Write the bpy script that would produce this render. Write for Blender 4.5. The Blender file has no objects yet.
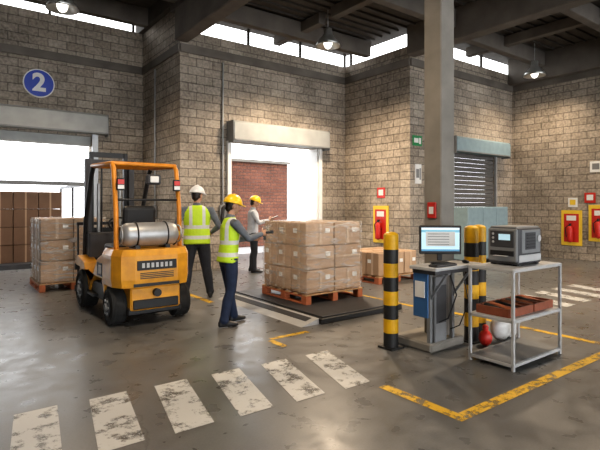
import bpy, bmesh, math, random
from mathutils import Vector, Matrix, Quaternion
from mathutils.bvhtree import BVHTree
random.seed(7)
scene=bpy.context.scene
COL=scene.collection
V=Vector
# ------------------------------------------------------------------ materials
def newmat(name):
    m=bpy.data.materials.new(name); m.use_nodes=True
    nt=m.node_tree; b=nt.nodes['Principled BSDF']
    return m,nt,b
def N(nt,t,**kw):
    n=nt.nodes.new(t)
    for k,v in kw.items(): setattr(n,k,v)
    return n
def pbr(name,c,r=0.6,metal=0.0,var=0.12,scale=8.0,bump=0.0,c2=None,emit=None,es=0,coat=0):
    m,nt,b=newmat(name)
    b.inputs['Roughness'].default_value=r; b.inputs['Metallic'].default_value=metal
    if coat: b.inputs['Coat Weight'].default_value=coat
    tc=N(nt,'ShaderNodeTexCoord'); nz=N(nt,'ShaderNodeTexNoise')
    nz.inputs['Scale'].default_value=scale; nz.inputs['Detail'].default_value=5
    nt.links.new(tc.outputs['Object'],nz.inputs['Vector'])
    cr=N(nt,'ShaderNodeValToRGB'); cr.color_ramp.elements[0].position=.3; cr.color_ramp.elements[1].position=.7
    if c2 is None: c2=tuple(x*(1-var) for x in c)
    cr.color_ramp.elements[0].color=(*c2,1); cr.color_ramp.elements[1].color=(*c,1)
    nt.links.new(nz.outputs['Fac'],cr.inputs['Fac']); nt.links.new(cr.outputs['Color'],b.inputs['Base Color'])
    if bump:
        bp=N(nt,'ShaderNodeBump'); bp.inputs['Strength'].default_value=bump; bp.inputs['Distance'].default_value=.01
        nt.links.new(nz.outputs['Fac'],bp.inputs['Height']); nt.links.new(bp.outputs['Normal'],b.inputs['Normal'])
    if emit:
        b.inputs['Emission Color'].default_value=(*emit,1); b.inputs['Emission Strength'].default_value=es
    return m
def brickmat(name,axis,c1,c2,cm,bw=.42,bh=.2,mortar=.012):
    m,nt,b=newmat(name); b.inputs['Roughness'].default_value=.85
    g=N(nt,'ShaderNodeNewGeometry'); s=N(nt,'ShaderNodeSeparateXYZ'); cb=N(nt,'ShaderNodeCombineXYZ')
    nt.links.new(g.outputs['Position'],s.inputs[0])
    nt.links.new(s.outputs[axis],cb.inputs['X']); nt.links.new(s.outputs['Z'],cb.inputs['Y'])
    br=N(nt,'ShaderNodeTexBrick'); nt.links.new(cb.outputs[0],br.inputs['Vector'])
    br.inputs['Scale'].default_value=1; br.inputs['Brick Width'].default_value=bw; br.inputs['Row Height'].default_value=bh
    br.inputs['Mortar Size'].default_value=mortar; br.inputs['Mortar Smooth'].default_value=.5
    br.inputs['Color1'].default_value=(*c1,1); br.inputs['Color2'].default_value=(*c2,1); br.inputs['Mortar'].default_value=(*cm,1)
    nz=N(nt,'ShaderNodeTexNoise'); nz.inputs['Scale'].default_value=1.1; nz.inputs['Detail'].default_value=8
    nt.links.new(g.outputs['Position'],nz.inputs['Vector'])
    nz2=N(nt,'ShaderNodeTexNoise'); nz2.inputs['Scale'].default_value=16; nz2.inputs['Detail'].default_value=5
    nt.links.new(g.outputs['Position'],nz2.inputs['Vector'])
    ad=N(nt,'ShaderNodeMath',operation='ADD'); nt.links.new(nz.outputs['Fac'],ad.inputs[0]); nt.links.new(nz2.outputs['Fac'],ad.inputs[1])
    mr=N(nt,'ShaderNodeMapRange'); mr.inputs['From Min'].default_value=.6; mr.inputs['From Max'].default_value=1.4
    mr.inputs['To Min'].default_value=.40; mr.inputs['To Max'].default_value=1.55
    nt.links.new(ad.outputs[0],mr.inputs['Value'])
    mx=N(nt,'ShaderNodeVectorMath',operation='SCALE'); nt.links.new(br.outputs['Color'],mx.inputs[0]); nt.links.new(mr.outputs[0],mx.inputs['Scale'])
    nt.links.new(mx.outputs[0],b.inputs['Base Color'])
    bp=N(nt,'ShaderNodeBump'); bp.inputs['Strength'].default_value=.7; bp.inputs['Distance'].default_value=.02
    h=N(nt,'ShaderNodeMath',operation='MULTIPLY_ADD'); h.inputs[1].default_value=-1.0
    nt.links.new(br.outputs['Fac'],h.inputs[0]); nt.links.new(nz2.outputs['Fac'],h.inputs[2])
    nt.links.new(h.outputs[0],bp.inputs['Height']); nt.links.new(bp.outputs['Normal'],b.inputs['Normal'])
    return m
BC1,BC2,BCM=(.37,.32,.265),(.28,.24,.195),(.15,.13,.11)
M_brY=brickmat('block_wall_a','X',BC1,BC2,BCM)
M_brX=brickmat('block_wall_b','Y',BC1,BC2,BCM)
M_extbrick=brickmat('red_brick','X',(.25,.10,.06),(.18,.07,.045),(.10,.07,.06),bw=.3,bh=.12)
M_conc=pbr('concrete',(.27,.25,.22),.85,var=.3,scale=3,bump=.3)
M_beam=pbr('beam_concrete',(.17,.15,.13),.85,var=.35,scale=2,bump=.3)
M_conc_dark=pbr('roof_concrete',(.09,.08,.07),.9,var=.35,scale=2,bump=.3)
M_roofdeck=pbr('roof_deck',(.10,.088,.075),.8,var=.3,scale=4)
M_steel=pbr('galvanised_steel',(.45,.46,.47),.45,.6,var=.2)
M_shut=pbr('shutter_paint',(.36,.37,.36),.55,.1,var=.18,scale=3)
M_shutdark=pbr('shutter_dark',(.15,.145,.14),.6,.2,var=.2)
M_white=pbr('white_paint',(.75,.75,.74),.5,var=.08)
M_black=pbr('black_plastic',(.015,.015,.016),.5,var=.2)
M_dkgrey=pbr('dark_grey',(.06,.06,.065),.55,var=.25)
M_grey=pbr('mid_grey',(.22,.225,.23),.5,var=.15)
M_ltgrey=pbr('light_grey',(.46,.46,.46),.45,var=.08)
M_rubber=pbr('rubber',(.02,.02,.02),.85,var=.3,bump=.2)
M_yel=pbr('forklift_yellow',(.76,.36,.02),.4,scale=7,coat=.25,c2=(.56,.25,.02))
M_orange=pbr('guard_orange',(.70,.27,.02),.4,var=.25)
M_hyel=pbr('hazard_yellow',(.84,.47,.01),.45,var=.25)
M_hblk=pbr('hazard_black',(.02,.02,.02),.5)
M_red=pbr('red_paint',(.55,.03,.02),.4,var=.15)
M_signyel=pbr('sign_yellow',(.80,.55,.05),.5)
M_green=pbr('sign_green',(.01,.25,.08),.5)
M_blue=pbr('sign_blue',(.02,.06,.42),.4)
M_binblue=pbr('folder_blue',(.04,.13,.30),.5)
M_ltblue=pbr('dock_blue',(.24,.33,.37),.55,var=.15)
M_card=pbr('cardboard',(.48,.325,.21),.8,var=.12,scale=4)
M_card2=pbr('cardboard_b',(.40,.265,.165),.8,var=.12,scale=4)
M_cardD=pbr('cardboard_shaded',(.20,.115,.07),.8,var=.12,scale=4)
M_tape=pbr('tape',(.56,.41,.28),.35)
M_label=pbr('label_white',(.8,.8,.78),.6)
M_wood=pbr('pallet_wood',(.50,.30,.15),.8,var=.35,scale=12,bump=.3)
M_redwood=pbr('pallet_red',(.48,.15,.06),.75,var=.3,scale=10)
M_tray=pbr('tray_brown',(.30,.09,.045),.6,var=.3,scale=14)
M_bag=pbr('bag_plastic',(.70,.70,.68),.35,var=.15,scale=20,bump=.8)
M_glass=pbr('lamp_glass',(.8,.8,.8),.3,emit=(1,.95,.85),es=2.0)
M_lampshell=pbr('lamp_shell',(.50,.50,.48),.3,.7)
M_skin=pbr('skin',(.50,.28,.18),.5,var=.1,scale=20)
M_hair=pbr('hair',(.02,.013,.01),.5)
M_eye=pbr('eye',(.03,.02,.02),.2)
M_lip=pbr('lip',(.35,.12,.09),.5)
M_helY=pbr('helmet_yellow',(.88,.56,.02),.3,var=.04,coat=.4)
M_helW=pbr('helmet_white',(.80,.80,.79),.3,var=.04,coat=.4)
M_shirtG=pbr('shirt_grey',(.15,.17,.20),.85,var=.25,scale=12,bump=.5)
M_shirtW=pbr('shirt_white',(.50,.52,.56),.85,var=.2,scale=12,bump=.5)
M_trD=pbr('trouser_dark',(.028,.032,.042),.85,var=.3,scale=14,bump=.4)
M_jean=pbr('jeans',(.020,.034,.078),.85,var=.3,scale=14,bump=.4)
M_shoe=pbr('shoe',(.02,.02,.022),.5)
def vestmat():
    m,nt,b=newmat('hi_vis_vest'); b.inputs['Roughness'].default_value=.6
    tc=N(nt,'ShaderNodeTexCoord'); s=N(nt,'ShaderNodeSeparateXYZ'); nt.links.new(tc.outputs['Object'],s.inputs[0])
    def band(out,c,w,absv=False):
        if absv:
            a=N(nt,'ShaderNodeMath',operation='ABSOLUTE'); nt.links.new(out,a.inputs[0]); out=a.outputs[0]
        c1=N(nt,'ShaderNodeMath',operation='COMPARE'); nt.links.new(out,c1.inputs[0]); c1.inputs[1].default_value=c; c1.inputs[2].default_value=w
        return c1.outputs[0]
    def mx(a,b_):
        k=N(nt,'ShaderNodeMath',operation='MAXIMUM'); nt.links.new(a,k.inputs[0]); nt.links.new(b_,k.inputs[1]); return k.outputs[0]
    t=mx(band(s.outputs['Z'],1.12,.028),band(s.outputs['Z'],.96,.028))
    gt=N(nt,'ShaderNodeMath',operation='GREATER_THAN'); nt.links.new(s.outputs['Z'],gt.inputs[0]); gt.inputs[1].default_value=1.12
    mu=N(nt,'ShaderNodeMath',operation='MULTIPLY'); nt.links.new(gt.outputs[0],mu.inputs[0]); nt.links.new(band(s.outputs['X'],.10,.024,True),mu.inputs[1])
    t=mx(t,mu.outputs[0])
    m1=N(nt,'ShaderNodeMix',data_type='RGBA'); nt.links.new(t,m1.inputs['Factor'])
    m1.inputs['A'].default_value=(.52,.74,.03,1); m1.inputs['B'].default_value=(.62,.64,.62,1)
    nt.links.new(m1.outputs['Result'],b.inputs['Base Color'])
    nz=N(nt,'ShaderNodeTexNoise'); nz.inputs['Scale'].default_value=9; nt.links.new(tc.outputs['Object'],nz.inputs['Vector'])
    bp=N(nt,'ShaderNodeBump'); bp.inputs['Strength'].default_value=.6; bp.inputs['Distance'].default_value=.02
    nt.links.new(nz.outputs['Fac'],bp.inputs['Height']); nt.links.new(bp.outputs['Normal'],b.inputs['Normal'])
    return m
M_vest=vestmat()
def wrapmat():
    m,nt,b=newmat('stretch_wrap')
    b.inputs['Base Color'].default_value=(.8,.78,.75,1); b.inputs['Roughness'].default_value=.16
    tc=N(nt,'ShaderNodeTexCoord'); mp=N(nt,'ShaderNodeMapping'); mp.inputs['Scale'].default_value=(1.4,1.4,8); mp.inputs['Rotation'].default_value=(.4,.35,0)
    nz=N(nt,'ShaderNodeTexNoise'); nz.inputs['Scale'].default_value=2.4; nz.inputs['Detail'].default_value=6; nz.inputs['Distortion'].default_value=.9
    nt.links.new(tc.outputs['Object'],mp.inputs[0]); nt.links.new(mp.outputs[0],nz.inputs['Vector'])
    bp=N(nt,'ShaderNodeBump'); bp.inputs['Strength'].default_value=.9; bp.inputs['Distance'].default_value=.04
    nt.links.new(nz.outputs['Fac'],bp.inputs['Height']); nt.links.new(bp.outputs['Normal'],b.inputs['Normal'])
    mr=N(nt,'ShaderNodeMapRange'); mr.inputs['From Min'].default_value=.45; mr.inputs['From Max'].default_value=.72
    mr.inputs['To Min'].default_value=.12; mr.inputs['To Max'].default_value=.5
    nt.links.new(nz.outputs['Fac'],mr.inputs[0]); nt.links.new(mr.outputs[0],b.inputs['Alpha'])
    return m
M_wrap=wrapmat()
def floormat():
    m,nt,b=newmat('polished_concrete_floor')
    g=N(nt,'ShaderNodeNewGeometry')
    def noise(sc,det=8,dist=0):
        n=N(nt,'ShaderNodeTexNoise'); n.inputs['Scale'].default_value=sc; n.inputs['Detail'].default_value=det; n.inputs['Distortion'].default_value=dist
        nt.links.new(g.outputs['Position'],n.inputs['Vector']); return n.outputs['Fac']
    a=noise(.45,10,.4); c=noise(5,6); f=noise(60,3)
    cr=N(nt,'ShaderNodeValToRGB'); e=cr.color_ramp.elements
    e[0].position=.32; e[0].color=(.100,.099,.098,1); e[1].position=.68; e[1].color=(.180,.178,.174,1)
    nt.links.new(a,cr.inputs['Fac'])
    s=N(nt,'ShaderNodeMath',operation='MULTIPLY_ADD'); s.inputs[1].default_value=.6; nt.links.new(c,s.inputs[0])
    s2=N(nt,'ShaderNodeMath',operation='MULTIPLY_ADD'); s2.inputs[1].default_value=.4; s2.inputs[2].default_value=.5; nt.links.new(f,s2.inputs[0]); nt.links.new(s2.outputs[0],s.inputs[2])
    vo=N(nt,'ShaderNodeTexVoronoi',feature='DISTANCE_TO_EDGE'); vo.inputs['Scale'].default_value=.55
    nzv=N(nt,'ShaderNodeTexNoise'); nzv.inputs['Scale'].default_value=2.5; nzv.inputs['Detail'].default_value=6
    nt.links.new(g.outputs['Position'],nzv.inputs['Vector'])
    va=N(nt,'ShaderNodeVectorMath',operation='MULTIPLY_ADD'); va.inputs[1].default_value=(.5,.5,.5)
    nt.links.new(nzv.outputs['Color'],va.inputs[0]); nt.links.new(g.outputs['Position'],va.inputs[2]); nt.links.new(va.outputs[0],vo.inputs['Vector'])
    mrc=N(nt,'ShaderNodeMapRange'); mrc.inputs['From Min'].default_value=0; mrc.inputs['From Max'].default_value=.008; mrc.inputs['To Min'].default_value=.72; mrc.inputs['To Max'].default_value=1
    nt.links.new(vo.outputs['Distance'],mrc.inputs[0])
    mm=N(nt,'ShaderNodeMath',operation='MULTIPLY'); nt.links.new(s.outputs[0],mm.inputs[0]); nt.links.new(mrc.outputs[0],mm.inputs[1])
    vm=N(nt,'ShaderNodeVectorMath',operation='SCALE'); nt.links.new(cr.outputs[0],vm.inputs[0]); nt.links.new(mm.outputs[0],vm.inputs['Scale'])
    nt.links.new(vm.outputs[0],b.inputs['Base Color'])
    mr=N(nt,'ShaderNodeMapRange'); mr.inputs['From Min'].default_value=.3; mr.inputs['From Max'].default_value=.7; mr.inputs['To Min'].default_value=.24; mr.inputs['To Max'].default_value=.42
    nt.links.new(c,mr.inputs[0]); nt.links.new(mr.outputs[0],b.inputs['Roughness'])
    bp=N(nt,'ShaderNodeBump'); bp.inputs['Strength'].default_value=.08; bp.inputs['Distance'].default_value=.008
    nt.links.new(c,bp.inputs['Height']); nt.links.new(bp.outputs['Normal'],b.inputs['Normal'])
    return m
M_floor=floormat()
def paintmat(name,c,thr=.5,sc=7,hi=.92):
    m,nt,b=newmat(name); b.inputs['Base Color'].default_value=(*c,1); b.inputs['Roughness'].default_value=.5
    g=N(nt,'ShaderNodeNewGeometry'); n=N(nt,'ShaderNodeTexNoise'); n.inputs['Scale'].default_value=sc; n.inputs['Detail'].default_value=14; n.inputs['Roughness'].default_value=.75
    nt.links.new(g.outputs['Position'],n.inputs['Vector'])
    mr=N(nt,'ShaderNodeMapRange'); mr.inputs['From Min'].default_value=thr-.04; mr.inputs['From Max'].default_value=thr+.05; mr.inputs['To Min'].default_value=.12;mr.inputs['To Max'].default_value=hi
    nt.links.new(n.outputs['Fac'],mr.inputs[0]); nt.links.new(mr.outputs[0],b.inputs['Alpha'])
    return m
M_wpaint=paintmat('worn_white_paint',(.56,.56,.55),.445,5)
M_ypaint=paintmat('worn_yellow_paint',(.70,.43,.02),.46,8)

# ------------------------------------------------------------------ mesh builder
def frame(d):
    d=d.normalized(); u=V((0,0,1)) if abs(d.z)<.95 else V((1,0,0))
    a=d.cross(u).normalized(); b=a.cross(d).normalized(); return a,b
class MB:
    def __init__(s): s.v=[]; s.f=[]; s.m=[]; s.sm=[]; s.mats=[]
    def mi(s,mat):
        if mat not in s.mats: s.mats.append(mat)
        return s.mats.index(mat)
    def add(s,vs,fs,mat,smooth=False):
        o=len(s.v); i=s.mi(mat); s.v+= [V(v) for v in vs]
        for f in fs: s.f.append([k+o for k in f]); s.m.append(i); s.sm.append(smooth)
    def box(s,c,sz,mat,bev=0,rot=None,seg=1):
        bm=bmesh.new(); bmesh.ops.create_cube(bm,size=1)
        for v in bm.verts: v.co=V((v.co.x*sz[0],v.co.y*sz[1],v.co.z*sz[2]))
        if bev: bmesh.ops.bevel(bm,geom=bm.edges[:],offset=bev,segments=seg,affect='EDGES',profile=.5)
        R=rot if rot is not None else Matrix.Rotation(0,3,'Z')
        bm.verts.index_update()
        vs=[R@v.co+V(c) for v in bm.verts]; fs=[[v.index for v in f.verts] for f in bm.faces]; bm.free()
        s.add(vs,fs,mat,False)
    def bb(s,x0,x1,y0,y1,z0,z1,mat,bev=0,seg=1):
        s.box(((x0+x1)/2,(y0+y1)/2,(z0+z1)/2),(abs(x1-x0),abs(y1-y0),abs(z1-z0)),mat,bev,None,seg)
    def cyl(s,p0,p1,r,mat,r1=None,seg=20,smooth=True):
        p0=V(p0);p1=V(p1); r1=r if r1 is None else r1
        a,b=frame(p1-p0); vs=[];fs=[]
        for p,rr in((p0,r),(p1,r1)):
            for i in range(seg):
                t=2*math.pi*i/seg; vs.append(p+a*math.cos(t)*rr+b*math.sin(t)*rr)
        for i in range(seg):
            j=(i+1)%seg; fs.append([i,j,seg+j,seg+i])
        s.add(vs,fs,mat,smooth)
        s.add(vs[:seg],[list(range(seg))[::-1]],mat); s.add(vs[seg:],[list(range(seg))],mat)
    def rings(s,rs,mat,seg=16,smooth=True):
        vs=[];fs=[]
        for c,a,b in rs:
            for i in range(seg):
                t=2*math.pi*i/seg; vs.append(V(c)+a*math.cos(t)+b*math.sin(t))
        for k in range(len(rs)-1):
            for i in range(seg):
                j=(i+1)%seg; fs.append([k*seg+i,k*seg+j,(k+1)*seg+j,(k+1)*seg+i])
        fs.append(list(range(seg))[::-1]); n=(len(rs)-1)*seg; fs.append([n+i for i in range(seg)])
        s.add(vs,fs,mat,smooth)
    def tube(s,pts,rad,mat,seg=12,ref=None,flat=1.0):
        pts=[V(p) for p in pts]; n=len(pts); rs=[]
        if not isinstance(rad,(list,tuple)): rad=[rad]*n
        a=None
        for i,p in enumerate(pts):
            d=(pts[min(i+1,n-1)]-pts[max(i-1,0)]).normalized()
            if a is None:
                a=(V(ref)-d*V(ref).dot(d)).normalized() if ref is not None else frame(d)[0]
            else: a=(a-d*a.dot(d)).normalized()
            b=d.cross(a)
            if i==0:
                rs+= [(p-d*rad[0]*.8,a*rad[0]*.3,b*rad[0]*.3*flat),(p-d*rad[0]*.45,a*rad[0]*.8,b*rad[0]*.8*flat)]
            rs.append((p,a*rad[i],b*rad[i]*flat))
            if i==n-1:
                rs+= [(p+d*rad[i]*.45,a*rad[i]*.8,b*rad[i]*.8*flat),(p+d*rad[i]*.8,a*rad[i]*.3,b*rad[i]*.3*flat)]
        s.rings(rs,mat,seg)
    def ell(s,c,r,mat,seg=16,R=None,zmin=-1):
        rs=[]; R=R if R is not None else Matrix.Rotation(0,3,'Z'); n=10
        for k in range(n+1):
            z=-math.cos(math.pi*k/n)
            if zmin>-1: z=math.sin(math.asin(max(-1,zmin))+ (math.pi/2-math.asin(zmin))*k/n)
            w=max(.02,math.sqrt(max(0,1-z*z)))
            rs.append((V(c)+R@V((0,0,z*r[2])),R@V((w*r[0],0,0)),R@V((0,w*r[1],0))))
        s.rings(rs,mat,seg)
    def prism(s,poly,x0,x1,mat,axis='x',bev=0):
        n=len(poly); vs=[]
        for x in (x0,x1):
            for p in poly: vs.append((x,p[0],p[1]) if axis=='x' else ((p[0],x,p[1]) if axis=='y' else (p[0],p[1],x)))
        fs=[list(range(n))[::-1],[n+i for i in range(n)]]
        for i in range(n): j=(i+1)%n; fs.append([i,j,n+j,n+i])
        if bev:
            bm=bmesh.new(); bv=[bm.verts.new(v) for v in vs]
            for f in fs: bm.faces.new([bv[k] for k in f])
            bmesh.ops.recalc_face_normals(bm,faces=bm.faces[:])
            bmesh.ops.bevel(bm,geom=bm.edges[:],offset=bev,segments=2,affect='EDGES',profile=.5)
            bm.verts.index_update(); vs=[v.co.copy() for v in bm.verts]; fs=[[v.index for v in f.verts] for f in bm.faces]; bm.free()
        s.add(vs,fs,mat)
    def torus(s,c,axis,R,r,mat,seg=28,rs=8):
        a,b=frame(V(axis)); ax=V(axis).normalized(); vs=[];fs=[]
        for i in range(seg):
            t=2*math.pi*i/seg; o=a*math.cos(t)+b*math.sin(t)
            for j in range(rs):
                u=2*math.pi*j/rs; vs.append(V(c)+o*(R+r*math.cos(u))+ax*r*math.sin(u))
        for i in range(seg):
            for j in range(rs):
                i2=(i+1)%seg;j2=(j+1)%rs; fs.append([i*rs+j,i2*rs+j,i2*rs+j2,i*rs+j2])
        s.add(vs,fs,mat,True)
    def mesh(s,name):
        me=bpy.data.meshes.new(name); me.from_pydata([tuple(v) for v in s.v],[],s.f)
        for m in s.mats: me.materials.append(m)
        me.polygons.foreach_set('material_index',s.m); me.polygons.foreach_set('use_smooth',s.sm)
        bm=bmesh.new(); bm.from_mesh(me); bmesh.ops.recalc_face_normals(bm,faces=bm.faces[:]); bm.to_mesh(me); bm.free()
        me.update(); return me
    def obj(s,name,loc=None,rz=0,parent=None):
        if loc is None and parent is None:   # world-space mesh: put the origin at the object's own base centre
            xs=[v.x for v in s.v]; ys=[v.y for v in s.v]; zs=[v.z for v in s.v]
            c=V(((min(xs)+max(xs))/2,(min(ys)+max(ys))/2,min(zs))); s.v=[v-c for v in s.v]; loc=c
        o=bpy.data.objects.new(name,s.mesh(name)); o.location=loc or (0,0,0); o.rotation_euler=(0,0,rz); COL.objects.link(o)
        if parent: o.parent=parent
        return o

# ------------------------------------------------------------------ room shell
WT=5.6; T=.3
def wallY(name,y,x0,x1,z1,door=None):
    b=MB()
    if door:
        a,c,h=door
        b.bb(x0,a,y,y+T,0,z1,M_brY); b.bb(c,x1,y,y+T,0,z1,M_brY); b.bb(a,c,y,y+T,h,z1,M_brY)
    else: b.bb(x0,x1,y,y+T,0,z1,M_brY)
    return b.obj(name)
def wallX(name,x,y0,y1,z1):
    b=MB(); b.bb(x,x+T,y0,y1,0,z1,M_brX); return b.obj(name)
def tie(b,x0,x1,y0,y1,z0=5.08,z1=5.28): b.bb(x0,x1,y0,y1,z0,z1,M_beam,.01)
wallY('wall_dock_a',13.0,-7,4.42,6.2,(-.3,3.1,3.3))
wallX('wall_return_a',4.42,10.8,13.3,6.2)
wallY('wall_dock_b',10.5,4.42,9.83,WT,(5.72,8.5,3.12))
wallX('wall_return_b',9.53,8.36,10.5,WT)
wallY('wall_dock_c',8.06,9.53,14.67,WT,(11.3,13.35,3.0))
wallX('wall_return_c',14.37,5.0,8.06,WT)
wallX('wall_left_light_block',-7.3,-12,13.3,6.5)  # unseen side wall, added to hold back sky light
wallX('wall_right_light_block',20,-12,5.3,6.0)  # its counterpart on the right, added out of view to block sky light
wallY('wall_dock_d',5.0,14.67,20,6.0)
b=MB()
tie(b,-7,4.42,12.95,13.0); tie(b,4.37,4.42,10.5,12.95); tie(b,4.42,9.53,10.45,10.5); tie(b,9.48,9.53,8.06,10.45); tie(b,9.53,14.37,8.01,8.06); tie(b,14.32,14.37,5.0,8.01)
b.obj('trim_tie_beam')
b=MB(); b.bb(-8,20.3,-12,13.3,-.2,0,M_floor); b.obj('floor')
b=MB(); b.bb(-30,45,13.3,50,-.25,-.02,M_ltgrey); b.bb(9.9,45,8.4,13.3,-.25,-.02,M_ltgrey); b.obj('exterior_ground')
b=MB()
def cler(p0,p1,z0,z1,n):
    p0=V(p0);p1=V(p1)
    for i in range(n+1):
        p=p0.lerp(p1,i/n); b.box((p.x,p.y,(z0+z1)/2),(.06,.06,z1-z0),M_conc_dark)
cler((-6,13.15,0),(4.2,13.15,0),6.2,6.6,5)
cler((4.67,10.65,0),(9.65,10.65,0),WT,6.05,3)
cler((9.68,10.4,0),(9.68,8.2,0),WT,6.05,1)
cler((9.68,8.2,0),(14.5,8.2,0),WT,6.05,3)
cler((14.52,8.0,0),(14.52,5.1,0),WT,6.05,2)
b.bb(14.4,14.6,5.1,6.6,WT,6.05,M_beam)
b.obj('window_clerestory_mullions')
b=MB()
b.bb(-7.3,4.3,-12,13.3,6.6,6.75,M_roofdeck)  # roof decks extended behind the camera to let in less sky light
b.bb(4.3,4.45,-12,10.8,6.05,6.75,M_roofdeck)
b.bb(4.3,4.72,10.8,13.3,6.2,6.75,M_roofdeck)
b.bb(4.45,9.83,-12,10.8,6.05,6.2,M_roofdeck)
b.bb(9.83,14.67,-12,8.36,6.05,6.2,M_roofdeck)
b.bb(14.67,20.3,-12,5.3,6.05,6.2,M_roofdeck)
for i in range(60):
    y=-4+i*.28
    if y<10.4: b.bb(4.65,9.4,y,y+.05,6.0,6.05,M_conc_dark)
    if y<8: b.bb(9.75,14.1,y,y+.05,6.0,6.05,M_conc_dark)
b.obj('ceiling')
b=MB()
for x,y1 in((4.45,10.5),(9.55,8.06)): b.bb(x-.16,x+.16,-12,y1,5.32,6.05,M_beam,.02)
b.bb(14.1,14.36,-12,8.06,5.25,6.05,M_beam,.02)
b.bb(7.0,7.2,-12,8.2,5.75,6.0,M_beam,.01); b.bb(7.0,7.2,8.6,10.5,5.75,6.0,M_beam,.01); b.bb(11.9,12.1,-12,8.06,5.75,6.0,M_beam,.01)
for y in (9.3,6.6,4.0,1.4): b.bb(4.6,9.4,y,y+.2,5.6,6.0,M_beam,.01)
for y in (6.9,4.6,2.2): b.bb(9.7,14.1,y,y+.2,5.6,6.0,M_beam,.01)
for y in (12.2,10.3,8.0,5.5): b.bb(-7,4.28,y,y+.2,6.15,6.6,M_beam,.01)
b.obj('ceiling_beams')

b=MB()
cx,cy=4.53,3.41
b.bb(cx-.12,cx+.12,cy-.12,cy+.12,.10,5.32,M_conc,.012)
b.obj('concrete_column')
b=MB(); b.bb(cx-.45,cx+.14,cy-.24,cy+.3,0,.10,M_conc,.02); b.obj('column_plinth')

# ------------------------------------------------------------------ door parts
def shutterbox(x0,x1,y,z0,z1,hood,d=.42):
    b=MB()
    b.prism([(y,z0),(y-d,z0),(y-d,z1-.05),(y-d+.06,z1),(y,z1)],x0,x1,hood,'x',.01)
    b.bb(x0,x1,y-d-.01,y-d,z0,z0+.03,M_grey)
    b.bb(x0-.02,x0,y-d+.02,y,z0-.05,z1,M_grey); b.bb(x1,x1+.02,y-d+.02,y,z0-.05,z1,M_grey)
    return b
b=shutterbox(-.6,3.42,13.0,3.35,3.85,M_shut,.3)
b.bb(3.1,3.24,12.93,13.0,0,3.35,M_steel); b.bb(-.44,-.3,12.93,13.0,0,3.35,M_steel); b.bb(-.3,3.1,13.1,13.16,3.05,3.3,M_shut)
b.obj('door_1')
b=shutterbox(5.65,8.65,10.5,3.12,3.6,M_shut,.35)
b.bb(5.62,5.72,10.42,10.5,0,3.12,M_white); b.bb(8.5,8.6,10.42,10.5,0,3.12,M_white)
b.bb(5.72,5.76,10.5,10.9,0,3.12,M_white); b.bb(8.46,8.5,10.5,10.9,0,3.12,M_white)
b.obj('door_2')
b=shutterbox(11.1,13.75,8.06,3.0,3.42,M_ltblue,.3)
for i in range(24):
    z=.0+i*.125; b.prism([(8.12,z),(8.085,z+.02),(8.085,z+.1),(8.12,z+.122)],11.3,13.35,M_shutdark)
b.bb(11.22,11.3,8.0,8.06,0,3.0,M_steel); b.bb(13.35,13.43,8.0,8.06,0,3.0,M_steel)
b.obj('door_3')
b=MB(); b.bb(7.3,11.0,15.5,15.9,-.02,3.15,M_extbrick); b.bb(7.2,11.1,15.4,16,3.15,3.25,M_conc); b.obj('exterior_brick_wall')
b=MB()
b.bb(-.2,3.2,13.45,17,-.02,.1,M_dkgrey)
for x in(.05,3.1):
    for y in(13.5,15.2,16.9): b.bb(x-.03,x+.03,y-.03,y+.03,.1,2.1,M_dkgrey)
    b.bb(x-.03,x+.03,13.5,16.9,2.05,2.13,M_dkgrey)
b.bb(.05,3.1,13.47,13.53,2.05,2.15,M_grey)
for i in range(4):
    for k in range(4):
        for j in range(2):
            x=.35+i*.56; z=.1+k*.45; y=13.9+j*.7
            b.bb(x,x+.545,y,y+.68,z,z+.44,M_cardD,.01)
            b.bb(x+.25,x+.29,y-.002,y+.01,z,z+.44,M_card)
b.obj('truck_with_cartons')

# ------------------------------------------------------------------ signs etc
def sign2():
    b=MB()
    b.cyl((0,0,0),(0,-.03,0),.34,M_white,seg=40); b.cyl((0,-.03,0),(0,-.04,0),.315,M_blue,seg=40)
    o=b.obj('round_number_sign',(1.9,12.998,4.47))
    cu=bpy.data.curves.new('numeral','FONT'); cu.body='2'; cu.size=.58; cu.extrude=.004; cu.align_x='CENTER'; cu.align_y='CENTER'; cu.offset=.02
    t=bpy.data.objects.new('numeral',cu); t.location=(0,-.046,0); t.rotation_euler=(math.pi/2,0,0); cu.materials.append(M_white)
    COL.objects.link(t); t.parent=o
sign2()
def ext_station(x,y,z=-.22):
    b=MB()
    b.bb(x-.03,x,y-.28,y+.28,.75+z,1.75+z,M_signyel,.005)
    b.bb(x-.035,x-.03,y-.20,y+.20,.85+z,1.65+z,M_red)
    b.bb(x-.04,x-.035,y-.13,y+.13,1.46+z,1.60+z,M_white)
    b.tube([(x-.12,y,.9+z),(x-.12,y,1.25+z)],.075,M_red,16); b.cyl((x-.12,y,1.28+z),(x-.12,y,1.36+z),.03,M_black); b.bb(x-.16,x-.06,y-.015,y+.015,1.35+z,1.38+z,M_black)
    b.tube([(x-.12,y+.03,1.33+z),(x-.14,y+.12,1.25+z),(x-.12,y+.1,1.0+z)],.012,M_black,8)
    b.bb(x-.1,x-.03,y-.05,y+.05,1.1+z,1.14+z,M_black)
    b.obj('fire_extinguisher')
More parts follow.
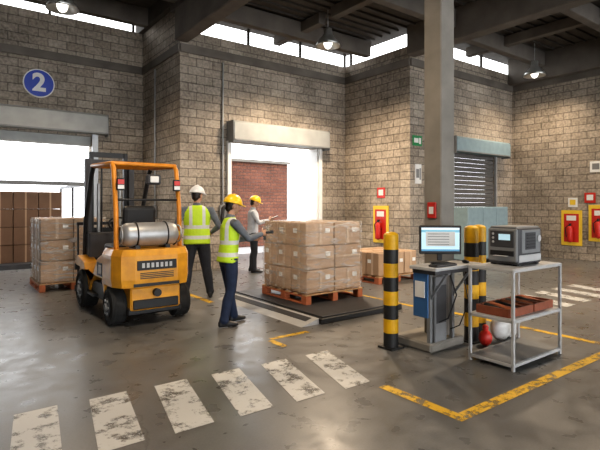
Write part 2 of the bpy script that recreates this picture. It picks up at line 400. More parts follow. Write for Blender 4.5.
def smallsign(name,x,y,z,w,h,mat,mat2,axis):
    b=MB()
    if axis=='x': b.bb(x-.015,x,y-w/2,y+w/2,z-h/2,z+h/2,mat); b.bb(x-.02,x-.015,y-w*.3,y+w*.3,z-h*.25,z+h*.3,mat2)
    else:
        b.bb(x-w/2,x+w/2,y-.015,y,z-h/2,z+h/2,mat); b.bb(x-w*.36,x+w*.1,y-.02,y-.015,z-h*.2,z+h*.25,mat2); b.bb(x+w*.18,x+w*.38,y-.02,y-.015,z-h*.3,z+h*.3,mat2)
    b.obj(name)
ext_station(9.53,9.05); ext_station(14.37,6.28,-.35); ext_station(14.37,5.55,-.2)
smallsign('fire_point_sign',9.53,9.05,1.88,.28,.28,M_red,M_white,'x')
smallsign('fire_point_sign',14.37,5.8,1.75,.28,.28,M_red,M_white,'x')
smallsign('notice_board',14.37,6.25,1.62,.25,.26,M_white,M_signyel,'x')
smallsign('exit_sign',9.80,8.06,3.2,.36,.26,M_green,M_white,'y')
smallsign('notice_poster',9.84,8.06,2.35,.24,.5,M_white,M_grey,'y')
smallsign('wall_poster',14.37,5.65,2.6,.3,.3,M_white,M_grey,'x')
def conduit(p,q,axis):
    b=MB(); b.tube([(p,q,1.45),(p,q,5.0)],.022,M_steel,8); b.box((p,q,1.4),(.18,.06,.3),M_grey,.01,Matrix.Rotation(math.pi/2,3,'Z') if axis=='x' else None); b.obj('conduit_pipe')
conduit(5.5,10.46,'y'); conduit(10.5,8.02,'y'); conduit(4.38,12.0,'x')

def lamp(x,y,z,top,e=420):
    b=MB()
    prof=[(.05,.30),(.09,.28),(.10,.14),(.16,.07),(.25,-.03),(.29,-.12),(.27,-.12),(.2,-.02)]
    b.rings([(V((0,0,h)),V((r,0,0)),V((0,r,0))) for r,h in prof],M_lampshell,24)
    b.cyl((0,0,.28),(0,0,top-z),.012,M_steel,seg=8)
    b.ell((0,0,-.04),(.10,.10,.14),M_glass)
    o=b.obj('high_bay_lamp',(x,y,z))
    l=bpy.data.lights.new('lamp_light','SPOT'); l.energy=e; l.color=(1,.80,.58); l.spot_size=2.7; l.spot_blend=.8; l.shadow_soft_size=.2
    lo=bpy.data.objects.new('lamp_light',l); lo.location=(0,0,-.3); COL.objects.link(lo); lo.parent=o
lamp(1.84,9.9,5.35,6.6,200); lamp(7.1,8.40,5.3,6.05,650); lamp(13.2,6.75,5.25,6.05,170)
lamp(7.6,3.2,5.3,6.05,450); lamp(1.84,4.0,5.35,6.6,300); lamp(12.6,3.2,5.3,6.05,250)

# ------------------------------------------------------------------ pallets with cartons
def pallet(b,w,l,z0=0,top=M_wood,blk=M_redwood):
    n=6
    for i in range(n):
        y=-l/2+(l-.1)*i/(n-1)+.05; b.box((0,y,z0+.135),(w,.1,.022),top,.004)
    for x in(-w/2+.05,0,w/2-.05):
        b.box((x,0,z0+.112),(.1,l,.022),blk,.004)
        for y in(-l/2+.06,0,l/2-.06): b.box((x,y,z0+.062),(.1,.12,.08),blk,.004)
        b.box((x,0,z0+.011),(.1,l,.022),blk,.004)
def stack(name,loc,nx,ny,nz,bw,bl,bh,rz=0,wrap=True,z0=0):
    b=MB(); pallet(b,nx*bw+.04,ny*bl+.04,z0)
    for i in range(nx):
        for j in range(ny):
            for k in range(nz):
                x=-nx*bw/2+(i+.5)*bw+random.uniform(-.008,.008); y=-ny*bl/2+(j+.5)*bl+random.uniform(-.008,.008); z=z0+.15+(k+.5)*bh
                R=Matrix.Rotation(random.uniform(-.015,.015),3,'Z')
                b.box((x,y,z),(bw-.018,bl-.018,bh-.012),M_card if random.random()<.6 else M_card2,.008,R)
                if j==0:
                    b.box((x,y-bl/2+.004,z),(bw-.03,.006,.03),M_tape) if k%2 else b.box((x,y-bl/2+.004,z),(.05,.006,bh-.03),M_tape)
                    b.box((x+bw*.25,y-bl/2+.003,z+.05),(.09,.006,.07),M_label)
                if i==0:
                    b.box((x-bw/2+.004,y,z),(.006,.05,bh-.03),M_tape); b.box((x-bw/2+.003,y+bl*.22,z+.05),(.006,.09,.07),M_label)
                if k==nz-1: b.box((x,y,z+bh/2),(bw-.03,.05,.006),M_tape)
    o=b.obj(name,loc,rz)
    if wrap:
        W=nx*bw/2+.012; L=ny*bl/2+.012; H=nz*bh
        bm=bmesh.new(); bmesh.ops.create_cube(bm,size=1)
        for v in bm.verts: v.co=V((v.co.x*2*W,v.co.y*2*L,v.co.z*(H+.02)+z0+.15+H/2))
        bmesh.ops.subdivide_edges(bm,edges=bm.edges[:],cuts=9,use_grid_fill=True)
        for v in bm.verts: v.co+=V((random.uniform(-.004,.010)*(1 if v.co.x>0 else -1),random.uniform(-.004,.010)*(1 if v.co.y>0 else -1),0))
        me=bpy.data.meshes.new('stretch_wrap'); bm.to_mesh(me); bm.free(); me.materials.append(M_wrap)
        for p in me.polygons: p.use_smooth=True
        wo=bpy.data.objects.new('stretch_wrap',me); COL.objects.link(wo); wo.parent=o
    return o
stack('pallet_of_cartons',(4.83,6.13,.09),2,3,3,.55,.385,.35)
stack('pallet_of_cartons',(1.97,10.10,0.0),2,3,3,.55,.36,.385)
stack('pallet_of_cartons',(7.4,7.1,0),3,3,1,.38,.36,.46,wrap=False)

b=MB()
b.bb(3.95,5.5,4.80,7.2,0,.075,M_black,.008); b.bb(4.0,5.45,4.85,7.15,.075,.09,M_dkgrey,.004)
b.prism([(3.66,.0),(3.945,.0),(3.945,.075)],4.85,7.15,M_ltgrey,'y')
b.prism([(3.80,.037),(3.90,.064),(3.90,.068),(3.80,.041)],4.95,7.05,M_dkgrey,'y')
b.obj('floor_weighing_scale')

# ------------------------------------------------------------------ floor markings
def patch(b,pts,mat,z=.003):
    b.add([(p[0],p[1],z) for p in pts],[list(range(len(pts)))],mat)
b=MB()
for i in range(6):
    x=2.73-.485*i; y0=3.0+.035*i; sl=.28-.03*i
    patch(b,[(x,y0),(x+.29,y0),(x+.29+sl,y0+.92),(x+sl,y0+.92)],M_wpaint)
b.obj('crosswalk_markings')
b=MB()
patch(b,[(2.98,2.05),(3.08,2.05),(3.08,2.86),(2.98,2.86)],M_ypaint)
patch(b,[(3.085,2.05),(9.5,2.05),(9.5,2.15),(3.085,2.15)],M_ypaint)
patch(b,[(5.85,2.2),(5.95,2.2),(5.95,4.6),(5.85,4.6)],M_ypaint)
patch(b,[(3.05,4.60),(3.6,4.60),(3.6,4.68),(3.05,4.68)],M_ypaint)
patch(b,[(2.98,4.3),(3.06,4.3),(3.06,4.59),(2.98,4.59)],M_ypaint)
patch(b,[(5.75,4.7),(5.83,4.7),(5.83,7.4),(5.75,7.4)],M_ypaint)
patch(b,[(3.4,6.9),(3.5,6.9),(3.5,7.9),(3.4,7.9)],M_ypaint)
b.obj('yellow_floor_lines')
b=MB()
for i in range(4): patch(b,[(7.6+i*.6,3.4),(7.9+i*.6,3.4),(8.1+i*.6,4.3),(7.8+i*.6,4.3)],M_wpaint)
b.obj('crosswalk_markings')

def bollard(x,y,h=1.3,r=.08):
    b=MB(); n=8; b.bb(-.1,.1,-.1,.1,0,.02,M_hblk)
    for i in range(n):
        b.cyl((0,0,.02+(h-.02)*i/n),(0,0,.02+(h-.02)*(i+1)/n),r,M_hblk if i%2==0 else M_hyel,seg=24)
    b.ell((0,0,h),(r,r,.04),M_hyel,24,zmin=0)
    b.obj('striped_bollard',(x,y,0))
bollard(3.92,3.58,1.22); bollard(4.84,3.20,1.28); bollard(5.08,3.26,1.28)
b=MB(); b.bb(cx-.14,cx-.12,cy-.06,cy+.06,1.40,1.58,M_red,.008); b.bb(cx-.145,cx-.14,cy-.03,cy+.03,1.45,1.53,M_white); b.obj('fire_call_point')

# ------------------------------------------------------------------ computer desk
b=MB()
b.bb(3.84,4.62,2.93,3.26,.90,.935,M_ltgrey,.006)
b.bb(3.87,4.59,2.96,3.24,.86,.90,M_dkgrey)
for x in(4.12,4.5):
    b.bb(x-.02,x+.02,3.20,3.24,.10,.9,M_grey); b.bb(x-.02,x+.02,2.98,3.24,.84,.88,M_grey)
    b.tube([(x,3.22,.55),(x,3.0,.85)],.014,M_grey,8)
b.bb(4.16,4.36,3.18,3.27,.10,.80,M_grey,.01); b.bb(4.18,4.34,3.175,3.18,.3,.7,M_dkgrey)
b.bb(3.88,3.90,3.06,3.24,.42,.88,M_binblue,.003); b.bb(3.87,3.88,3.09,3.21,.62,.78,M_white)
b.tube([(4.3,3.12,.88),(4.36,3.06,.6),(4.3,3.12,.35),(4.2,3.19,.3)],.008,M_black,6)
b.tube([(4.52,3.1,.88),(4.56,3.05,.5),(4.5,3.12,.25),(4.45,3.2,.2)],.007,M_black,6)
b.obj('computer_desk')
def monitormats():
    m,nt,bs=newmat('monitor_screen'); bs.inputs['Roughness'].default_value=.2
    tc=N(nt,'ShaderNodeTexCoord'); s=N(nt,'ShaderNodeSeparateXYZ'); nt.links.new(tc.outputs['Object'],s.inputs[0])
    cr=N(nt,'ShaderNodeValToRGB'); cr.color_ramp.interpolation='CONSTANT'
    e=cr.color_ramp.elements; e[0].position=0; e[0].color=(.05,.2,.35,1); e[1].position=.12; e[1].color=(.38,.55,.63,1)
    x=e.new(.80); x.color=(.12,.32,.43,1); x=e.new(.9); x.color=(.5,.62,.68,1)
    mr=N(nt,'ShaderNodeMapRange'); mr.inputs['From Min'].default_value=.12; mr.inputs['From Max'].default_value=.38
    nt.links.new(s.outputs['Z'],mr.inputs[0]); nt.links.new(mr.outputs[0],cr.inputs['Fac'])
    nt.links.new(cr.outputs[0],bs.inputs['Base Color']); nt.links.new(cr.outputs[0],bs.inputs['Emission Color']); bs.inputs['Emission Strength'].default_value=.45
    return m
M_screen=monitormats()
b=MB()
b.box((0,0,.25),(.43,.035,.30),M_black,.008); b.box((0,-.018,.255),(.39,.004,.245),M_screen)
b.box((0,-.021,.26),(.30,.002,.15),M_label)
for i in range(5): b.box((-.02,-.0225,.20+i*.028),(.22,.001,.006),M_grey)
b.box((0,.03,.13),(.05,.03,.2),M_black,.005); b.box((0,.02,.008),(.20,.12,.016),M_black,.006)
b.box((0,.03,.25),(.25,.04,.18),M_black,.015)
b.obj('computer_monitor',(4.20,3.15,.935),-.72)
b=MB(); b.box((0,0,.012),(.32,.11,.018),M_dkgrey,.004)
for r in range(4):
    for c in range(11): b.box((-.138+c*.0275,-.035+r*.023,.023),(.022,.018,.008),M_black)
b.obj('keyboard',(4.04,2.995,.935),0)
b=MB(); b.ell((0,0,.014),(.03,.05,.018),M_black); b.obj('computer_mouse',(4.46,3.02,.937),-.3)

# ------------------------------------------------------------------ printer cart
b=MB()
x0,x1,y0,y1=4.26,5.17,2.38,2.83
for x in(x0,x1):
    for y in(y0,y1): b.box((x,y,.47),(.028,.028,.94),M_ltgrey,.003)
for z in(.05,.46,.93):
    for y in(y0,y1): b.box(((x0+x1)/2,y,z),(x1-x0,.028,.028),M_ltgrey,.003)
    for x in(x0,x1): b.box((x,(y0+y1)/2,z),(.028,y1-y0,.028),M_ltgrey,.003)
    b.bb(x0,x1,y0,y1,z+.005,z+.02,M_ltgrey if z>.1 else M_grey)
b.obj('steel_work_table')
b=MB(); Y0,Y1=2.44,2.78
def tray(X0,X1):
    b.bb(X0,X1,Y0,Y1,.482,.50,M_tray)
    for y in(Y0,Y1): b.bb(X0,X1,y-.01,y+.01,.482,.56,M_tray)
    n=3
    for i in range(n+1): x=X0+(X1-X0)*i/n; b.bb(x-.01,x+.01,Y0,Y1,.482,.56,M_tray)
tray(4.30,4.72); tray(4.75,5.13)
for i in range(8):
    x=4.34+i*.098; b.tube([(x,Y0+.06,.53),(x+.02,Y1-.06,.555)],.024,M_redwood if i%2 else M_black,8)
b.obj('parts_tray')
b=MB()
b.box((0,0,.19),(.46,.32,.36),M_dkgrey,.02,seg=2)
b.box((.02,-.155,.235),(.36,.02,.24),M_grey,.01)
b.box((.0,-.166,.24),(.20,.006,.17),M_dkgrey,.004)
for i in range(5): b.box((.0,-.171,.18+i*.03),(.16,.006,.01),M_black)
b.box((.0,-.16,.07),(.42,.015,.07),M_ltgrey,.005)
b.box((-.225,0,.20),(.03,.31,.33),M_grey,.012)
b.box((-.242,0,.26),(.01,.25,.16),M_dkgrey,.004)
b.box((-.248,-.03,.28),(.006,.12,.06),M_screen)
for i in range(3): b.cyl((-.242,.09,.23+i*.04),(-.252,.09,.23+i*.04),.012,M_ltgrey,seg=12)
b.box((-.242,0,.12),(.012,.25,.05),M_black,.003); b.box((-.265,0,.095),(.05,.14,.003),M_label)
b.box((0,0,.375),(.44,.28,.02),M_grey,.008)
b.cyl((.16,-.162,.26),(.16,-.175,.26),.035,M_ltgrey,seg=24)
for x in(-.19,.19):
    for y in(-.12,.12): b.box((x,y,.006),(.04,.04,.012),M_black)
b.obj('label_printer',(4.72,2.62,.952),0)
b=MB()
b.ell((0,0,.15),(.15,.10,.15),M_bag); b.ell((.2,.02,.12),(.14,.10,.12),M_bag); b.tube([(0,0,.27),(.02,0,.33)],[.04,.06],M_bag)
b.obj('plastic_bag',(5.14,3.02,0))
b=MB(); b.ell((0,0,.09),(.075,.07,.09),M_red); b.tube([(0,0,.16),(.0,0,.21)],[.025,.035],M_red); b.obj('red_sack',(4.80,3.0,0))
b=MB()
b.bb(0,1.9,0,.6,.1,1.5,M_ltblue,.02)
for i in range(3): b.bb(.63*i+.03,.63*i+.6,-.01,0,.15,1.45,M_ltblue,.005); b.bb(.63*i+.5,.63*i+.53,-.03,-.01,.7,.85,M_steel)
for x in(.1,1.8):
    for y in(.08,.5): b.bb(x-.04,x+.04,y-.04,y+.04,0,.1,M_dkgrey)
b.obj('metal_storage_locker',(10.9,7.3,0))

# ------------------------------------------------------------------ forklift
b=MB()
def wheel(x,y,r,w):
    s=1 if x>0 else -1
    b.cyl((x-w/2,y,r),(x+w/2,y,r),r*.96,M_rubber,seg=32)
    b.torus((x-w/2+.03,y,r),(1,0,0),r*.82,r*.17,M_rubber,32); b.torus((x+w/2-.03,y,r),(1,0,0),r*.82,r*.17,M_rubber,32)
    b.cyl((x+s*w/2,y,r),(x+s*(w/2+.015),y,r),r*.5,M_dkgrey,seg=24); b.cyl((x+s*w/2,y,r),(x+s*(w/2+.04),y,r),r*.2,M_grey,seg=16)
    for i in range(6):
        t=i*math.pi/3; b.cyl((x+s*(w/2+.01),y+math.cos(t)*r*.38,r+math.sin(t)*r*.38),(x+s*(w/2+.025),y+math.cos(t)*r*.38,r+math.sin(t)*r*.38),.018,M_steel,seg=8)
for x in(-.43,.43): wheel(x,.36,.235,.18)
for x in(-.45,.45): wheel(x,1.72,.29,.2)
cw=[(-.52,.62),(-.52,.22),(-.44,.06),(-.28,0),(.28,0),(.44,.06),(.52,.22),(.52,.62)]
def slab(z0,z1,sc0,sc1,mat):
    vs=[(x*sc0,.31+(y-.31)*sc0,z0) for x,y in cw]+[(x*sc1,.31+(y-.31)*sc1,z1) for x,y in cw]; n=8
    b.add(vs,[list(range(n))[::-1],[n+i for i in range(n)]]+[[i,(i+1)%n,n+(i+1)%n,n+i] for i in range(n)],mat)
slab(.50,.60,.97,1.0,M_yel); slab(.60,.90,1.0,1.0,M_yel); slab(.90,.98,1.0,.93,M_yel)
b.bb(-.33,.33,.04,.62,.20,.50,M_yel,.02); b.bb(-.30,.30,.02,.05,.22,.34,M_black,.01)
b.bb(-.36,.36,.06,.3,.14,.24,M_black,.02)
b.bb(-.26,.26,-.012,.01,.72,.84,M_black,.005)
for i in range(7): b.bb(-.2+i*.06,-.165+i*.06,-.016,-.012,.75,.81,M_ltgrey)
b.bb(-.30,.30,-.004,.01,.51,.55,M_black)
b.cyl((0,.04,.42),(0,-.03,.42),.05,M_black,seg=16)
for i in range(4): b.bb(-.22,.22,-.006,.02,.61+i*.022,.62+i*.022,M_black)
b.prism([(.60,.32),(.75,.55),(1.1,.55),(1.35,.40),(1.40,.30),(2.0,.36),(2.0,.66),(1.45,.62),(1.40,.55),(1.35,.48),(1.3,.46),(.98,.80),(.60,.92)],-.5,.5,M_yel,'x',.012)
b.bb(-.47,.47,.55,1.5,.24,.46,M_dkgrey,.01)
b.bb(-.53,-.44,1.05,1.4,.26,.30,M_black); b.bb(.44,.53,1.05,1.4,.26,.30,M_black)
b.prism([(1.45,.60),(2.02,.62),(2.02,.75),(1.9,.78),(1.5,.70)],-.55,-.35,M_yel,'x',.01); b.prism([(1.45,.60),(2.02,.62),(2.02,.75),(1.9,.78),(1.5,.70)],.35,.55,M_yel,'x',.01)
b.bb(-.508,-.498,.68,.94,.58,.76,M_black); b.bb(-.511,-.508,.72,.86,.61,.73,M_white)
b.bb(-.36,.36,.55,1.15,.80,1.0,M_dkgrey,.03,2)
b.bb(-.25,.25,.72,1.18,1.0,1.10,M_black,.04,2); b.box((0,.72,1.3),(.46,.12,.48),M_black,.05,Matrix.Rotation(.15,3,'X'),2)
b.bb(-.42,.42,1.75,1.98,.6,1.12,M_dkgrey,.03,2); b.tube([(0,1.8,1.05),(0,1.6,1.22)],.02,M_black,8); b.torus((0,1.58,1.24),(0,-.7,.8),.17,.015,M_black)
for i in range(3): b.tube([(.2+i*.07,1.8,1.08),(.2+i*.07,1.74,1.26)],.009,M_black,6); b.ell((.2+i*.07,1.74,1.28),(.018,.018,.022),M_black)
for x in(-.43,.43):
    b.tube([(x,.30,.92),(x,.32,1.5),(x,.42,2.04),(x,.50,2.10)],.032,M_orange,10)
    b.tube([(x,1.98,.72),(x,1.92,1.3),(x,1.55,2.02),(x,1.45,2.12)],.034,M_black,10)
    b.tube([(x,.48,2.10),(x,1.5,2.13)],.034,M_orange,10)
for i in range(7):
    t=i/6; b.tube([(-.43,.5+t*.98,2.105+t*.025),(.43,.5+t*.98,2.105+t*.025)],.016 if 0<i<6 else .03,M_orange,8)
b.tube([(-.43,.34,1.62),(.43,.34,1.62)],.016,M_black,8)
for x in(-.38,.38): b.bb(x-.05,x+.05,.27,.31,1.74,1.9,M_black,.01); b.bb(x-.04,x+.04,.262,.27,1.82,1.88,M_red); b.bb(x-.04,x+.04,.262,.27,1.76,1.81,M_white)
b.box((.1,.42,1.9),(.20,.08,.14),M_dkgrey,.02); b.box((.1,.37,1.9),(.12,.02,.09),M_white,.01)
b.rings([(V((x,.28,1.16)),V((0,r,0)),V((0,0,r))) for x,r in((-.38,.04),(-.375,.09),(-.35,.135),(-.30,.155),(-.05,.16),(.2,.16),(.28,.155),(.34,.135),(.37,.09),(.38,.04))],M_steel,28)
b.cyl((.38,.28,1.16),(.44,.28,1.16),.03,M_signyel,seg=12); b.torus((.40,.28,1.16),(1,0,0),.11,.012,M_steel)
b.torus((-.39,.28,1.16),(1,0,0),.11,.012,M_steel)
for x in(-.2,.2): b.torus((x,.28,1.16),(1,0,0),.165,.010,M_black,28); b.bb(x-.03,x+.03,.14,.42,.96,1.02,M_black)
b.tube([(.44,.28,1.16),(.47,.36,1.1),(.42,.5,.98)],.012,M_black,8)
for x in(-.34,.34):
    b.bb(x-.045,x+.045,2.12,2.24,.08,2.30,M_dkgrey,.005); b.bb(x*.8-.03,x*.8+.03,2.2,2.3,.10,2.42,M_black,.004)
    b.cyl((x*.5,2.2,.2),(x*.5,2.2,1.9),.028,M_steel,seg=12)
    b.tube([(x,2.1,.8),(x*.9,1.7,.7)],.03,M_black,8)
    b.tube([(x*.35,2.2,.5),(x*.35,2.2,2.25),(x*.3,2.28,2.3),(x*.3,2.3,1.2)],.012,M_black,6)
for z in(.25,2.24): b.bb(-.36,.36,2.14,2.22,z-.05,z+.05,M_dkgrey)
b.bb(-.29,.29,2.22,2.28,2.34,2.42,M_black); b.bb(-.3,.3,2.22,2.27,1.1,1.18,M_black)
for z in(.2,.55): b.bb(-.5,.5,2.32,2.37,z-.05,z+.05,M_black,.005)
for i in range(6): x=-.45+.18*i; b.bb(x-.012,x+.012,2.33,2.36,.2,1.25,M_black)
b.bb(-.47,.47,2.33,2.36,1.22,1.27,M_black)
for x in(-.25,.25):
    b.bb(x-.05,x+.05,2.38,2.42,.04,.62,M_dkgrey); b.prism([(2.38,.04),(3.2,.04),(3.2,.052),(2.5,.085),(2.38,.085)],x-.05,x+.05,M_dkgrey)
b.obj('forklift',(2.25,6.08,0),0)

# ------------------------------------------------------------------ people
def hand(b,w,d,pn,side,mat,curl=.5,spread=.0):
    w=V(w); d=V(d).normalized(); pn=V(pn); pn=(pn-d*pn.dot(d)).normalized(); sd=V(side); sd=(sd-d*sd.dot(d)-pn*sd.dot(pn)).normalized()
    b.rings([(w-d*.03,sd*.026,pn*.02),(w,sd*.027,pn*.019),(w+d*.03,sd*.037,pn*.017),(w+d*.07,sd*.042,pn*.015),(w+d*.088,sd*.038,pn*.011)],mat,14)
    for i,(o,L) in enumerate(((.030,.068),(.010,.078),(-.010,.072),(-.030,.056))):
        p=w+d*.08+sd*o; pts=[p]; a=curl*.5
        for k,fr in enumerate((.45,.32,.23)):
            q=d*math.cos(a)+pn*math.sin(a)+sd*o*spread; pts.append(pts[-1]+q*L*fr*1.1); a+=curl*(.9+.1*i)
        b.tube(pts,[.0095,.009,.0082,.0072],mat,8)
    p=w+d*.02+sd*.026; q1=(d*.6+sd*.75+pn*.35).normalized(); q2=(d*.8+sd*.25+pn*.55).normalized()
    b.tube([p,p+q1*.035,p+q1*.035+q2*.03,p+q1*.035+q2*.052],[.014,.0115,.0105,.008],mat,8)
def person(name,loc,heading,P):
    S=P.get('scale',1.0); fem=P.get('fem',False)
    lean=P.get('lean',0); mt=P['mats']; wd=P.get('wide',1.0)
    b=MB()
    def L(p):
        p=V(p); t=max(0,p.z-.9)
        return V((p.x,p.y+t*math.sin(lean),.9+t*math.cos(lean) if p.z>.9 else p.z))
    for sgn in(-1,1):
        k='R' if sgn>0 else 'L'
        hip=V((sgn*.088,0,.90)); ank=V(P['ank'+k]); knee=V(P['knee'+k])
        m1=hip.lerp(knee,.45)+V((sgn*.004,.008,0)); m2=knee.lerp(ank,.35)+V((0,-.018,0))
        b.tube([hip,m1,knee,m2,ank.lerp(knee,.12),ank],[.098*wd,.088*wd,.068*wd,.066*wd,.06,.064],mt['tr'],16)
        f=V((math.sin(P.get('foot'+k,sgn*.15)),math.cos(P.get('foot'+k,sgn*.15)),0)); s_=V((f.y,-f.x,0))
        an=V((ank.x,ank.y,0)); U=V((0,0,1)); z=ank.z-.085
        b.rings([(an-f*.075+U*(z+.045),s_*.018,U*.03),(an-f*.06+U*(z+.045),s_*.036,U*.044),(an+U*(z+.052),s_*.04,U*.05),(an+f*.07+U*(z+.042),s_*.045,U*.04),(an+f*.14+U*(z+.033),s_*.046,U*.031),(an+f*.185+U*(z+.028),s_*.034,U*.024),(an+f*.20+U*(z+.026),s_*.014,U*.014)],mt['shoe'],14)
    hipw=.165 if fem else .158
    tors=[(.80,.10,.08,0),(.85,.145,.105,-.005),(.93,hipw,.115,-.01),(1.0,.15,.108,0)]
    b.rings([(L((0,y,z)),V((rx*wd,0,0)),V((0,ry,0))) for z,rx,ry,y in tors],mt['tr'],22)
    ww=.135 if fem else .152; cw_=.158 if fem else .182
    top=mt['top']; hem=P.get('hem',.86)
    tt=[(hem,hipw+.022,.135,-.008),(hem+.02,hipw+.024,.137,-.008),(1.0,ww+.028,.127,0),(1.10,ww+.016,.122,.004),(1.22,cw_,.134,.008),(1.32,cw_+.004,.128,.0),(1.39,cw_-.012,.108,-.01),(1.43,.125,.082,-.012),(1.455,.078,.066,-.008)]
    b.rings([(L((0,y,z)),V((rx*wd,0,0)),V((0,ry,0))) for z,rx,ry,y in tt],top,24)
    b.tube([L((0,-.01,1.42)),L((0,-.002,1.475))],[.075,.062],mt['shirt'],16)
    shw=(.165 if fem else .185)*wd
    for k,sgn in(('L',-1),('R',1)):
        sh=L((sgn*shw,-.01,1.385)); el=V(P['el'+k]); wr=V(P['wr'+k])
        m=sh.lerp(el,.5); slv=mt['shirt']
        b.tube([L((sgn*(shw-.07),-.01,1.38)),sh,m,el],[.06,.063,.054,.046],slv,14)
        b.tube([el,el.lerp(wr,.35),wr.lerp(el,.05)],[.046,.044,.034],slv,14)
    yaw=P.get('yaw',0); pit=P.get('pitch',0)
    R=Matrix.Rotation(yaw,3,'Z')@Matrix.Rotation(pit,3,'X')
    piv=L((0,.0,1.50))
    def Hh(x,y,z): return piv+R@V((x,y,z-1.50))
    sk=mt['skin']
    b.tube([L((0,-.005,1.43)),Hh(0,.0,1.52),Hh(0,.005,1.57)],[.054,.052,.052],sk,14)
    b.ell(Hh(0,.0,1.635),(.074,.094,.098),sk,18,R); b.ell(Hh(0,.035,1.575),(.056,.062,.068),sk,16,R); b.ell(Hh(0,.078,1.545),(.026,.024,.022),sk,12,R)
    b.tube([Hh(0,.088,1.628),Hh(0,.108,1.598)],[.011,.017],sk,10)
    for s_ in(-1,1): b.ell(Hh(s_*.075,-.005,1.607),(.012,.02,.032),sk,10,R)
    b.ell(Hh(0,-.028,1.635),(.079,.082,.092),mt['hair'],18,R)
    b.ell(Hh(0,-.055,1.585),(.062,.045,.06),mt['hair'],16,R)
    me=b.mesh(name+'_raw')
    o=bpy.data.objects.new(name,me); COL.objects.link(o)
    mod=o.modifiers.new('r','REMESH'); mod.mode='VOXEL'; mod.voxel_size=.0085
    sm=o.modifiers.new('s','SMOOTH'); sm.factor=.5; sm.iterations=3
    dg=bpy.context.evaluated_depsgraph_get(); ev=o.evaluated_get(dg); nm=bpy.data.meshes.new_from_object(ev)
    o.modifiers.clear()
    bvh=BVHTree.FromPolygons([v.co for v in me.vertices],[list(p.vertices) for p in me.polygons])
    src=[p.material_index for p in me.polygons]
    nm.materials.clear()
    for m in b.mats: nm.materials.append(m)
    for p in nm.polygons:
        r=bvh.find_nearest(p.center); p.material_index=src[r[2]] if r[2] is not None else 0; p.use_smooth=True
    o.data=nm; nm.name=name
    o.location=loc; o.rotation_euler=(0,0,math.atan2(heading[1],heading[0])-math.pi/2); o.scale=(S,S,S)
    h=MB()
    for s_ in(-1,1):
        h.ell(Hh(s_*.030,.083,1.626),(.013,.008,.008),M_white,10,R); h.ell(Hh(s_*.030,.090,1.626),(.006,.004,.006),M_eye,8,R)
        h.tube([Hh(s_*.014,.094,1.646),Hh(s_*.046,.083,1.648)],.0045,mt['hair'],6)
    h.tube([Hh(-.022,.092,1.566),Hh(0,.1,1.564),Hh(.022,.092,1.566)],.006,M_lip,8)
    h.obj('face_details',parent=o)
    h=MB(); hm=mt['helmet']
    h.ell(Hh(0,-.005,1.655),(.108,.132,.115),hm,28,R,zmin=0)
    h.rings([(Hh(0,-.005,1.648),R@V((.112,0,0)),R@V((0,.137,0))),(Hh(0,-.005,1.662),R@V((.114,0,0)),R@V((0,.139,0)))],hm,28)
    h.rings([(Hh(0,.055,1.643),R@V((.09,0,0)),R@V((0,.135,-.01))),(Hh(0,.055,1.653),R@V((.088,0,0)),R@V((0,.130,-.01)))],hm,24)
    h.tube([Hh(0,-.12,1.70),Hh(0,-.07,1.755),Hh(0,0,1.774),Hh(0,.07,1.752),Hh(0,.11,1.70)],.010,hm,8)
    h.obj('hard_hat',parent=o)
    if P.get('pony'):
        h=MB(); h.tube([Hh(0,-.09,1.60),Hh(0,-.125,1.56),L((0,-.13,1.46)),L((0,-.135,1.38))],[.022,.028,.024,.01],mt['hair'],10); h.obj('ponytail',parent=o)
    h=MB()
    for k,sgn in(('L',-1),('R',1)):
        el=V(P['el'+k]); wr=V(P['wr'+k]); d=V(P.get('hd'+k,wr-el)); pn=V(P.get('pn'+k,(-sgn,0,0)))
        hand(h,wr,d,pn,V(P.get('th'+k,(0,1,0))),mt['skin'],P.get('curl'+k,.45))
    h.obj('hands',parent=o)
    return o
def M(**k): 
    d=dict(skin=M_skin,hair=M_hair,shoe=M_shoe); d.update(k); return d
person('warehouse_worker_man',(3.42,7.42,0),(.35,.94),dict(scale=1.06,wide=1.15,mats=M(tr=M_trD,top=M_vest,shirt=M_shirtG,helmet=M_helW),
  kneeL=(-.14,.03,.48),ankL=(-.18,-.02,.09),kneeR=(.15,.05,.48),ankR=(.21,.02,.09),
  elL=(-.32,-.05,1.12),wrL=(-.32,.10,.90),pnL=(1,0,0),elR=(.34,-.04,1.13),wrR=(.25,.19,1.02),pnR=(-1,0,-.2),thR=(0,.3,1),yaw=-.7,pitch=-.1))
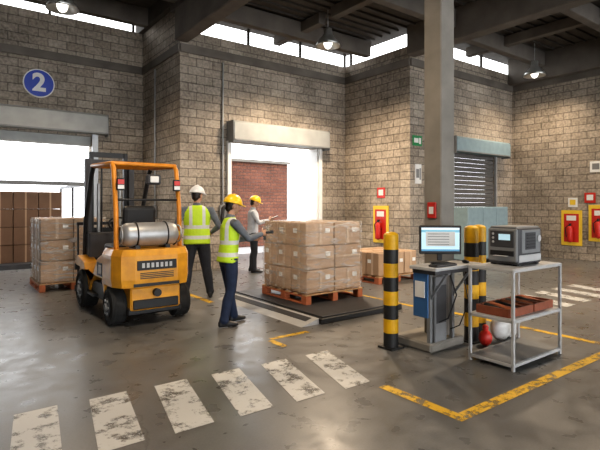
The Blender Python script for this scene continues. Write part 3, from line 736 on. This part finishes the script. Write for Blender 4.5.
wo=person('warehouse_worker_woman',(2.98,5.53,0),(.93,-.05),dict(scale=.955,fem=True,pony=True,lean=.08,mats=M(tr=M_jean,top=M_vest,shirt=M_shirtG,helmet=M_helY),
  kneeL=(-.10,.08,.48),ankL=(-.11,.14,.09),kneeR=(.10,.0,.48),ankR=(.11,-.11,.09),
  elL=(-.21,.20,1.13),wrL=(-.10,.42,1.15),pnL=(1,0,.1),thL=(0,.2,1),elR=(.22,.20,1.17),wrR=(.09,.48,1.22),pnR=(-1,0,0),thR=(0,0,1),curlR=.7,curlL=.7,yaw=-.15,pitch=-.2))
b=MB(); b.box((.05,.57,1.235),(.05,.17,.03),M_black,.008); b.box((.05,.54,1.18),(.03,.035,.10),M_dkgrey,.006,Matrix.Rotation(.2,3,'X')); b.box((.05,.66,1.24),(.06,.03,.045),M_dkgrey,.006)
b.obj('barcode_scanner',parent=wo)
mo=person('warehouse_supervisor_man',(5.76,9.50,0),(.85,-.5),dict(scale=1.0,lean=.03,hem=.9,mats=M(tr=M_trD,top=M_shirtW,shirt=M_shirtW,helmet=M_helY),
  kneeL=(-.11,.03,.48),ankL=(-.13,-.02,.09),kneeR=(.11,.05,.48),ankR=(.13,.03,.09),
  elL=(-.22,.14,1.14),wrL=(-.09,.38,1.20),pnL=(1,0,.4),thL=(0,.2,1),elR=(.22,.14,1.14),wrR=(.09,.36,1.20),pnR=(-1,0,.4),thR=(0,.2,1),curlR=.5,curlL=.5,yaw=0,pitch=-.3))
b=MB(); b.box((0,.48,1.255),(.17,.24,.012),M_dkgrey,.004,Matrix.Rotation(.35,3,'X')); b.box((0,.478,1.265),(.15,.21,.004),M_label,0,Matrix.Rotation(.35,3,'X')); b.obj('clipboard',parent=mo)

# ------------------------------------------------------------------ lighting
w=bpy.data.worlds.new('sky'); scene.world=w; w.use_nodes=True
bg=w.node_tree.nodes['Background']; bg.inputs[0].default_value=(.95,.975,1,1); bg.inputs[1].default_value=3.2
scene.view_settings.view_transform='Standard'
try: scene.view_settings.look='Medium High Contrast'
except Exception: pass
scene.view_settings.exposure=0.6
cd=bpy.data.cameras.new('cam'); cam=bpy.data.objects.new('cam',cd); COL.objects.link(cam); scene.camera=cam
cam.location=(0,0,1.55); cd.sensor_width=36; cd.lens=480/600*36; cd.shift_y=-20/600
cam.rotation_euler=(math.pi/2,0,math.atan2(.8,.6)-math.pi/2)
